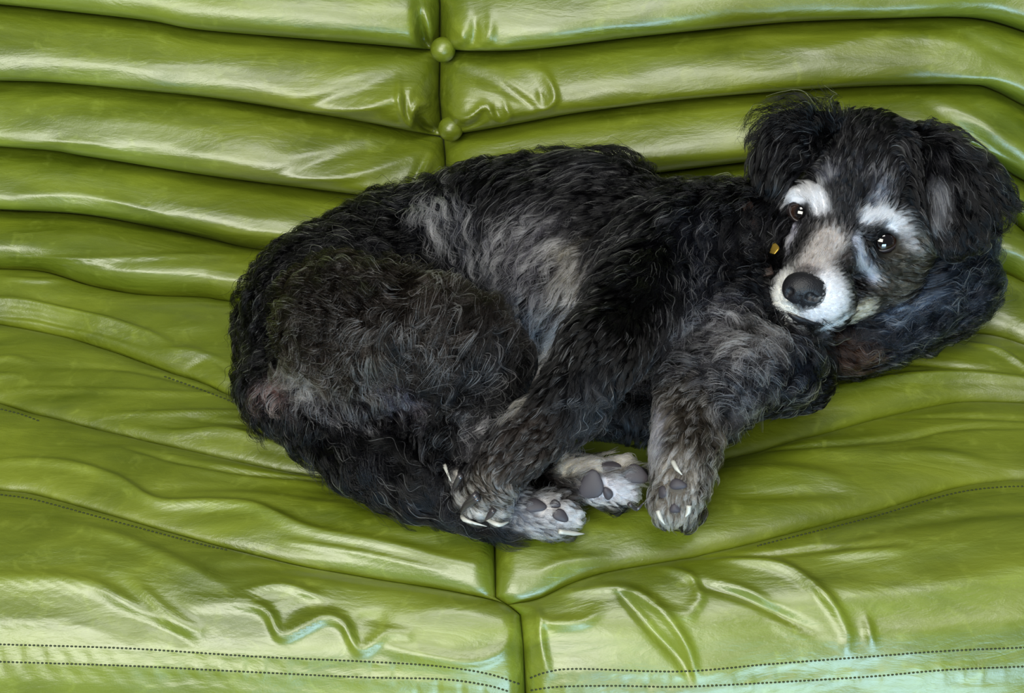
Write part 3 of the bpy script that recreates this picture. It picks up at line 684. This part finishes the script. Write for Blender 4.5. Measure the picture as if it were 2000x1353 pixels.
# ------------------------------------------------------------------ materials of the dog
def attr_mat(name, attr, rough, mul=1.0):
    m, nt, N, L, b = new_mat(name); a = N.new('ShaderNodeAttribute'); a.attribute_name = attr
    L.new(a.outputs['Color'], b.inputs['Base Color']); b.inputs['Roughness'].default_value = rough
    b.inputs['Specular IOR Level'].default_value = .1
    return m
M_SKIN = attr_mat('dog_skin', 'coat', .7)
M_HAIR = bpy.data.materials.new('dog_hair'); M_HAIR.use_nodes = True
_nt = M_HAIR.node_tree; _nt.nodes.clear()
_o = _nt.nodes.new('ShaderNodeOutputMaterial'); _h = _nt.nodes.new('ShaderNodeBsdfHairPrincipled'); _a = _nt.nodes.new('ShaderNodeAttribute'); _a.attribute_name = 'hair_col'
_h.parametrization = 'COLOR'; _nt.links.new(_a.outputs['Color'], _h.inputs['Color']); _nt.links.new(_h.outputs[0], _o.inputs[0])
_h.inputs['IOR'].default_value = 1.33; _h.inputs['Roughness'].default_value = .28; _h.inputs['Radial Roughness'].default_value = .4; _h.inputs['Random Roughness'].default_value = .3
M_NOSE, _n, _N, _L, _b = plain('wet_black_nose', (.008, .008, .010), .50, .4)
_t = _N.new('ShaderNodeTexCoord'); _v = _N.new('ShaderNodeTexVoronoi'); _v.inputs['Scale'].default_value = 900; _L.new(_t.outputs['Object'], _v.inputs[0])
_bp = _N.new('ShaderNodeBump'); _bp.inputs['Strength'].default_value = .5; _bp.inputs['Distance'].default_value = .0004; _L.new(_v.outputs['Distance'], _bp.inputs['Height']); _L.new(_bp.outputs[0], _b.inputs['Normal'])
M_LID = plain('dark_eyelid', (.018, .013, .014), .35, .5)[0]
M_MOUTH = plain('dark_lip', (.008, .008, .010), .5)[0]
M_CLAWD = plain('dark_claw', (.035, .032, .034), .22, .6)[0]
M_CLAWL = plain('pale_claw', (.42, .42, .38), .25, .6)[0]
M_PAD = plain('paw_pad', (.035, .031, .038), .6)[0]
M_TAG = plain('gold_tag', (.55, .36, .06), .3)[0]; M_TAG.node_tree.nodes['Principled BSDF'].inputs['Metallic'].default_value = .8
M_COLLAR = plain('dark_collar', (.020, .010, .007), .6)[0]
M_EYE, _n, _N, _L, _b = plain('dark_brown_eye', (.012, .006, .004), .04, .6, 1.0)
_b.inputs['Coat Roughness'].default_value = .02
_t = _N.new('ShaderNodeTexCoord'); _s_ = _N.new('ShaderNodeSeparateXYZ'); _L.new(_t.outputs['Object'], _s_.inputs[0])
_r = _N.new('ShaderNodeValToRGB'); _L.new(_s_.outputs['Z'], _r.inputs[0])     # the gaze is the eye's own z axis; object space in units of its radius
_r.color_ramp.elements[0].position = .70; _r.color_ramp.elements[0].color = (.022, .010, .006, 1)
_r.color_ramp.elements[1].position = .86; _r.color_ramp.elements[1].color = (.003, .002, .002, 1)
_L.new(_r.outputs[0], _b.inputs['Base Color'])

# ------------------------------------------------------------------ body, ears
def paint_mesh(o, grp=None):
    me = o.data; v = np.empty(len(me.vertices) * 3, np.float32); me.vertices.foreach_get('co', v); v = v.reshape(-1, 3)
    col = coat(v, 0, grp)[0]; dim = np.where(col.mean(1) > .3, .85, .5)[:, None]; a = me.attributes.new('coat', 'FLOAT_COLOR', 'POINT')
    a.data.foreach_set('color', np.column_stack([col * dim, np.ones(len(col))]).astype(np.float32).ravel())
body = under(link_mesh('body', body_v, body_q, M_SKIN), dog); paint_mesh(body)
ears = []
for f in ear_fields:
    v, q = f.mesh(); o = under(link_mesh('ear', v, q, M_SKIN), dog); paint_mesh(o, 'ear'); ears.append(o)

# ------------------------------------------------------------------ fur, as strands that follow the skin
def sample(v, q, per_cm2, grp=None):
    tri = np.vstack([q[:, [0, 1, 2]], q[:, [0, 2, 3]]]); a, b, c = v[tri[:, 0]], v[tri[:, 1]], v[tri[:, 2]]
    nr = np.cross(b - a, c - a); ar = np.linalg.norm(nr, axis=1) / 2; ctr = (a + b + c) / 3
    nn = nr / (2 * ar[:, None] + 1e-12)
    sgn = np.sign((nn * all_grad(ctr)).sum(1)).mean(); nn = nn * (1 if sgn > 0 else -1)
    vis = np.clip((nn @ (-(ctr.mean(0) - CAM) / np.linalg.norm(ctr.mean(0) - CAM))) * 1.2 + .55, .10, 1)
    cc, wp, ln, cu, la, de = coat(ctr, 0, grp)
    dens = per_cm2 * 1e4 * vis * de * np.clip(.020 / np.clip(ln, .005, .03), .8, 4.5)
    n = rng.poisson(dens * ar); idx = np.repeat(np.arange(len(tri)), n)
    r1, r2 = np.sqrt(rng.rand(len(idx), 1)), rng.rand(len(idx), 1)
    return a[idx] * (1 - r1) + b[idx] * r1 * (1 - r2) + c[idx] * r1 * r2
def unit(a): return a / (np.linalg.norm(a, axis=-1, keepdims=True) + 1e-9)
def grow(P, ln, la, K, seed_h):
    pts = [P]; p = P; step = (ln / (K - 1))[:, None]; out_n = all_grad(P)
    for k in range(1, K):
        g = all_grad(p, .004); s = all_at(p); f = flow_at(p); f = f - (f * g).sum(1)[:, None] * g; f = unit(f)
        t = np.minimum(1, k / (K - 1) * 2.2); target = la * seed_h * t + .0006
        lift = np.clip((target - s) / step[:, 0], -1.1, 1.6 if k == 1 else 1.0)
        p = p + unit(f + g * lift[:, None]) * step; pts.append(p)
    return np.stack(pts, 1)
def make_fur(name, roots, parent, K=9, width=.00017, lockf=.030, grp=None):
    n = len(roots); col, wp, ln, cu, la, de = coat(roots, .0018, grp)
    ln = ln * (0.65 + .6 * rng.rand(n)); sh = rng.rand(n) ** .8
        # clumps: hairs lean on a shared lock
    from mathutils import kdtree
    m = max(8, int(n * lockf)); cidx = rng.choice(n, m, replace=False)
    kd = kdtree.KDTree(m)
    for j, ci in enumerate(cidx): kd.insert(roots[ci].tolist(), j)
    kd.balance(); own = np.array([kd.find(r)[1] for r in roots.tolist()])
    # each lock has its own lift, tone and length
    sh = np.clip(.30 * sh + .9 * (rng.rand(m) ** 1.3)[own], 0, 1.5); ln = ln * (.8 + .45 * rng.rand(m))[own]
    lw = (rng.rand(m) < .45)[own]; wp = np.clip(np.where(wp < .2, wp * .7, wp * 1.3), 0, 1); wh = (rng.rand(n) < wp) & (lw | (rng.rand(n) < .25))
    sh = np.where(wh, np.clip(sh + .3, .7, 1.35), sh)
    G = grow(roots, ln, la, K, sh); lock = G[cidx][own]; lroot = roots[cidx][own]
    t = np.linspace(0, 1, K)[None, :, None]
    mess = (.55 + .45 * rng.rand(n))[:, None, None]
    rel = np.linalg.norm(lroot - roots, axis=1)[:, None, None]
    att = (t ** .9) * .95 * mess * np.clip(1.8 - rel / .007, 0, 1)
    # strands stay their own length: lean towards the lock's line
    G2 = G + (lock - G) * att
    dirs = unit(np.gradient(G2, axis=1)); nn = all_grad(roots)[:, None, :]; bi = unit(np.cross(dirs, np.broadcast_to(nn, dirs.shape)))
    ph = (rng.rand(m) * 6.28)[own] + rng.normal(0, .35, n); fr = (1.0 + 1.0 * rng.rand(m))[own] * np.clip(ln / .03, .5, 1.5)
    A = cu * (.0016 + .0062 * rng.rand(m)[own]) * np.clip(ln / .03, .2, 1.4)
    w_ = ph[:, None] + 6.28 * fr[:, None] * t[..., 0]
    env = np.clip(t[..., 0] * 1.6, 0, 1)
    G2 = G2 + bi * (A[:, None] * env * (np.sin(w_) - np.sin(ph)[:, None]))[..., None] + nn * (A[:, None] * env * .45 * (1 + np.cos(w_ * 1.0 + .8)))[..., None]
    fly = (rng.rand(n) < .03)[:, None, None]
    G2 = G2 + fly * (t ** 2) * (rng.normal(0, 1, (n, 1, 3)) * .004 + nn * .003) * np.clip(ln / .03, .1, 1.3)[:, None, None]
    # keep out of the skin
    flat = G2.reshape(-1, 3); s = all_at(flat); push = np.clip(.0004 - s, 0, .02); flat = flat + all_grad(flat) * push[:, None]; G2 = flat.reshape(n, K, 3); G2[:, 0] = roots - nn[:, 0] * .0006
    tone = np.exp(rng.normal(0, .25, (n, 1)) + rng.normal(0, .38, m)[own][:, None]); c = col * tone
    wc = np.array([.88, .88, .95]) * (.22 + .85 * rng.rand(n, 1)); c = np.where(wh[:, None], np.maximum(wc, col), c)
    hc = bpy.data.hair_curves.new(name); hc.add_curves([K] * n)
    hc.points.foreach_set('position', G2.astype(np.float32).ravel())
    wd = width * (.7 + .6 * rng.rand(n, 1)) * np.where(wh, 1.5, 1)[:, None] * (1 - .75 * np.linspace(0, 1, K)[None] ** 2)
    hc.points.foreach_set('radius', wd.astype(np.float32).ravel())
    at = hc.attributes.new('hair_col', 'FLOAT_COLOR', 'CURVE')
    at.data.foreach_set('color', np.column_stack([np.clip(c, .002, .95), np.ones(n)]).astype(np.float32).ravel())
    hc.materials.append(M_HAIR)
    o = bpy.data.objects.new(name, hc); C.objects.link(o); under(o, parent) if parent is dog else None
    if parent is not dog:
        o.parent = parent; o.matrix_parent_inverse = Matrix.Identity(4)
    o['kind'] = 'stuff'
    print('FUR', name, n)
    return o
PADS = [(1156, 947, 20, 25, .3), (1192, 912, 17, 12, -.2), (1241, 927, 21, 16, .3), (1187, 962, 8, 12, -.4), (1045, 988, 18, 12, .1), (1084, 986, 9, 8, .3), (1094, 1007, 14, 10, .5),
        (1324, 946, 14, 9, .1), (1297, 961, 9, 10, 0), (1318, 992, 9, 8, .2)]
DENS = 75
roots = sample(body_v, body_q, DENS)
for px, py, rx, ry, rot in PADS:
    roots = roots[np.linalg.norm(roots - hits([(px, py)])[0], axis=1) > max(rx, ry) * .00043 * .95]
for p, r in eye_pos:      # no hair on the eyes
    roots = roots[np.linalg.norm(roots - (p + unit(CAM - p) * r * .7), axis=1) > r * 1.06]
MOUTHP = [(1540, 609), (1552, 617), (1568, 624), (1586, 629), (1608, 632)]
for q_ in hits(catmull(np.array(MOUTHP, float), 4)): roots = roots[np.linalg.norm(roots - q_, axis=1) > .0030]
gi = group_of(roots)
for j, nm in enumerate(['torso_fur', 'hind_leg_fur', 'foreleg_fur', 'tail_fur', 'head_fur']):
    make_fur(nm, roots[gi == j], dog, K=(7 if j == 4 else 9), grp=np.full((gi == j).sum(), j), width=(.00013 if j == 4 else .00017))
for f, e in zip(ear_fields, ears):
    v, q = f.mesh(); make_fur('ear_fur', sample(v, q, DENS, 'ear'), e, K=8, width=.00015, grp='ear')
# ------------------------------------------------------------------ eyes, lids, nose, mouth, claws, pads, collar
def tube(name, pts, rad, mat, parent, seg=10, flat=1.0, sub=4, caps=True):
    q = catmull(np.array(pts, float), sub) if len(pts) > 2 else np.linspace(pts[0], pts[1], 6)
    r = np.interp(np.linspace(0, 1, len(q)), np.linspace(0, 1, len(rad)), rad)
    T = unit(np.gradient(q, axis=0)); nn = all_grad(q); nn = unit(nn - (nn * T).sum(1)[:, None] * T); bb = np.cross(T, nn)
    a = np.linspace(0, 2 * np.pi, seg, endpoint=False)
    V = q[:, None] + r[:, None, None] * (np.cos(a)[None, :, None] * bb[:, None] + np.sin(a)[None, :, None] * flat * nn[:, None])
    V = V.reshape(-1, 3); F = []
    for i in range(len(q) - 1):
        for j in range(seg): F.append((i * seg + j, i * seg + (j + 1) % seg, (i + 1) * seg + (j + 1) % seg, (i + 1) * seg + j))
    F.append(tuple(range(seg))[::-1]); F.append(tuple((len(q) - 1) * seg + j for j in range(seg)))
    return under(link_mesh(name, V, F, mat), parent)
LIDS = [[(1543, 404), (1552, 400), (1564, 398), (1577, 402), (1587, 411), (1588, 421), (1578, 429), (1564, 432), (1551, 427), (1544, 416)],
        [(1686, 466), (1696, 455), (1710, 449), (1726, 450), (1742, 457), (1752, 468), (1749, 478), (1737, 486), (1722, 489), (1704, 484), (1693, 477)]]
GAZE = [(-0.02, -1, 0.62), (-0.06, -1, 0.60)]
for (p, r), ring, gz in zip(eye_pos, LIDS, GAZE):
    bm = bmesh.new(); bmesh.ops.create_uvsphere(bm, u_segments=40, v_segments=24, radius=1.0)
    me = bpy.data.meshes.new('eye'); bm.to_mesh(me); bm.free(); me.polygons.foreach_set('use_smooth', [True] * len(me.polygons)); me.materials.append(M_EYE)
    e = bpy.data.objects.new('eye', me); C.objects.link(e); e.location = p; e.scale = (r, r, r)
    e.rotation_euler = Vector(gz).to_track_quat('Z', 'Y').to_euler(); under(e, dog)
    q = catmull(np.array(ring + ring[:1], float), 4)[:-1]; c = q.mean(0); n = len(q); rings = []
    for sc_, lift in ((.96, 1.00), (1.02, 1.07), (1.10, 1.08), (1.22, 1.03), (1.42, .78)):
        pts = []
        for a in q:
            b = c + (a - c) * sc_; D = ray_dir(b[0], b[1]); D = D / np.linalg.norm(D); oc = CAM - p; R = r * lift
            B = oc @ D; disc = B * B - (oc @ oc - R * R)
            if disc > 0: pts.append(CAM + D * (-B - math.sqrt(disc)))
            else:
                m = CAM + D * (-B); pts.append(m)
        rings.append(pts)
    V = np.array(rings).reshape(-1, 3); F = [(k * n + i, k * n + (i + 1) % n, (k + 1) * n + (i + 1) % n, (k + 1) * n + i) for k in range(4) for i in range(n)]
    under(link_mesh('eyelid', V, F, M_LID), dog)
NOSEP = [chain(('n', .008, [(1553, 560, .093, 23.5), (1590, 566, .092, 26.5)]), True), chain(('n', .010, [(1570, 560, .094, 24), (1572, 588, .088, 17)]), True),
         chain(('n', .006, [(1548, 572, .094, 14), (1552, 578, .094, 10)]), True), chain(('n', .006, [(1590, 580, .093, 15), (1586, 586, .092, 12)]), True)]
nf = Field(NOSEP, .0009, .006)
def nose_pt(px, py):
    D = ray_dir(px, py); t = HEAD_DEP - .125
    for _ in range(60):
        d = float(nf.at((CAM + D * t)[None])[0]); t += max(d * .7, .0002) if d > .0002 else 0
    return CAM + D * t
_np = [(nose_pt(a, b), r) for a, b, r in ((1542, 570, 8), (1537, 577, 6), (1582, 580, 8.5), (1592, 584, 6.5), (1598, 584, 4))] + [(nose_pt(1563 - k * .4, 580 + k * 5), 2.6) for k in range(6)]
for p, r in _np: nf.carve(p, r * .00041, .0012)
v, q = nf.mesh(); nose = under(link_mesh('nose', v, q, M_NOSE), dog)
def skin_pt(px, py, off=0.0):
    h = hits([(px, py)])[0]; return h + all_grad(h[None])[0] * off
tube('mouth', [skin_pt(a, b, .0016) for a, b in MOUTHP], [.0006, .0026, .0032, .0024, .0005], M_MOUTH, dog, flat=.5)
CLAWS = [([(912, 930), (900, 940), (888, 948)], 5.5, 0), ([(936, 960), (920, 975), (903, 984)], 5.5, 0), ([(940, 966), (924, 984), (915, 1003)], 5.5, 0), ([(962, 984), (952, 994), (943, 1002)], 5.5, 0),
         ([(907, 992), (918, 1008), (942, 1013)], 4, 1), ([(956, 1002), (975, 1014), (1002, 1009)], 4, 1), ([(870, 906), (878, 920), (892, 934)], 4, 1), ([(1090, 1030), (1112, 1031), (1132, 1027)], 4, 1),
         ([(1292, 994), (1297, 1004), (1304, 1012)], 4, 1), ([(1342, 980), (1338, 992), (1331, 1001)], 4.5, 1), ([(1318, 903), (1324, 917), (1332, 930)], 4, 1), ([(1228, 975), (1238, 980), (1244, 972)], 4, 0)]
for pts, r, pale in CLAWS:
    P3 = [skin_pt(a, b, .0045 + .001 * i) for i, (a, b) in enumerate(pts)]
    o = tube('claw', P3, [r * .00043, r * .00040, r * .00008], M_CLAWL if pale else M_CLAWD, dog)
    o['label'] = 'pale curved claw' if pale else 'dark claw'
for px, py, rx, ry, rot in PADS:
    c = skin_pt(px, py, .0012); n_ = all_grad(c[None])[0]
    u_ = unit(RIGHTV * math.cos(rot) - UPV * math.sin(rot)); u_ = unit(u_ - (u_ @ n_) * n_); v_ = np.cross(n_, u_)
    bm = bmesh.new(); bmesh.ops.create_uvsphere(bm, u_segments=20, v_segments=12, radius=1.0)
    for vt in bm.verts:
        x, y, z = vt.co; k = 1 + .10 * math.cos(3 * math.atan2(y, x) + .6)
        vt.co = Vector(c + u_ * x * rx * k * .00043 + v_ * y * ry * k * .00043 + n_ * z * .0024)
    me = bpy.data.meshes.new('paw_pad'); bm.to_mesh(me); bm.free(); me.polygons.foreach_set('use_smooth', [True] * len(me.polygons)); me.materials.append(M_PAD)
    o = bpy.data.objects.new('paw_pad', me); C.objects.link(o); under(o, dog)
tube('collar', [skin_pt(a, b, .003) for a, b in ((1456, 400), (1466, 440), (1482, 487), (1500, 545))], [.005] * 4, M_COLLAR, dog, flat=.3)
tg = tube('collar_tag', [skin_pt(1489, 476, .016), skin_pt(1487, 486, .018), skin_pt(1482, 498, .018)], [.0012, .0042, .0030], M_TAG, dog, flat=.25)
tg['label'] = 'small gold coloured tag half hidden in the neck fur'
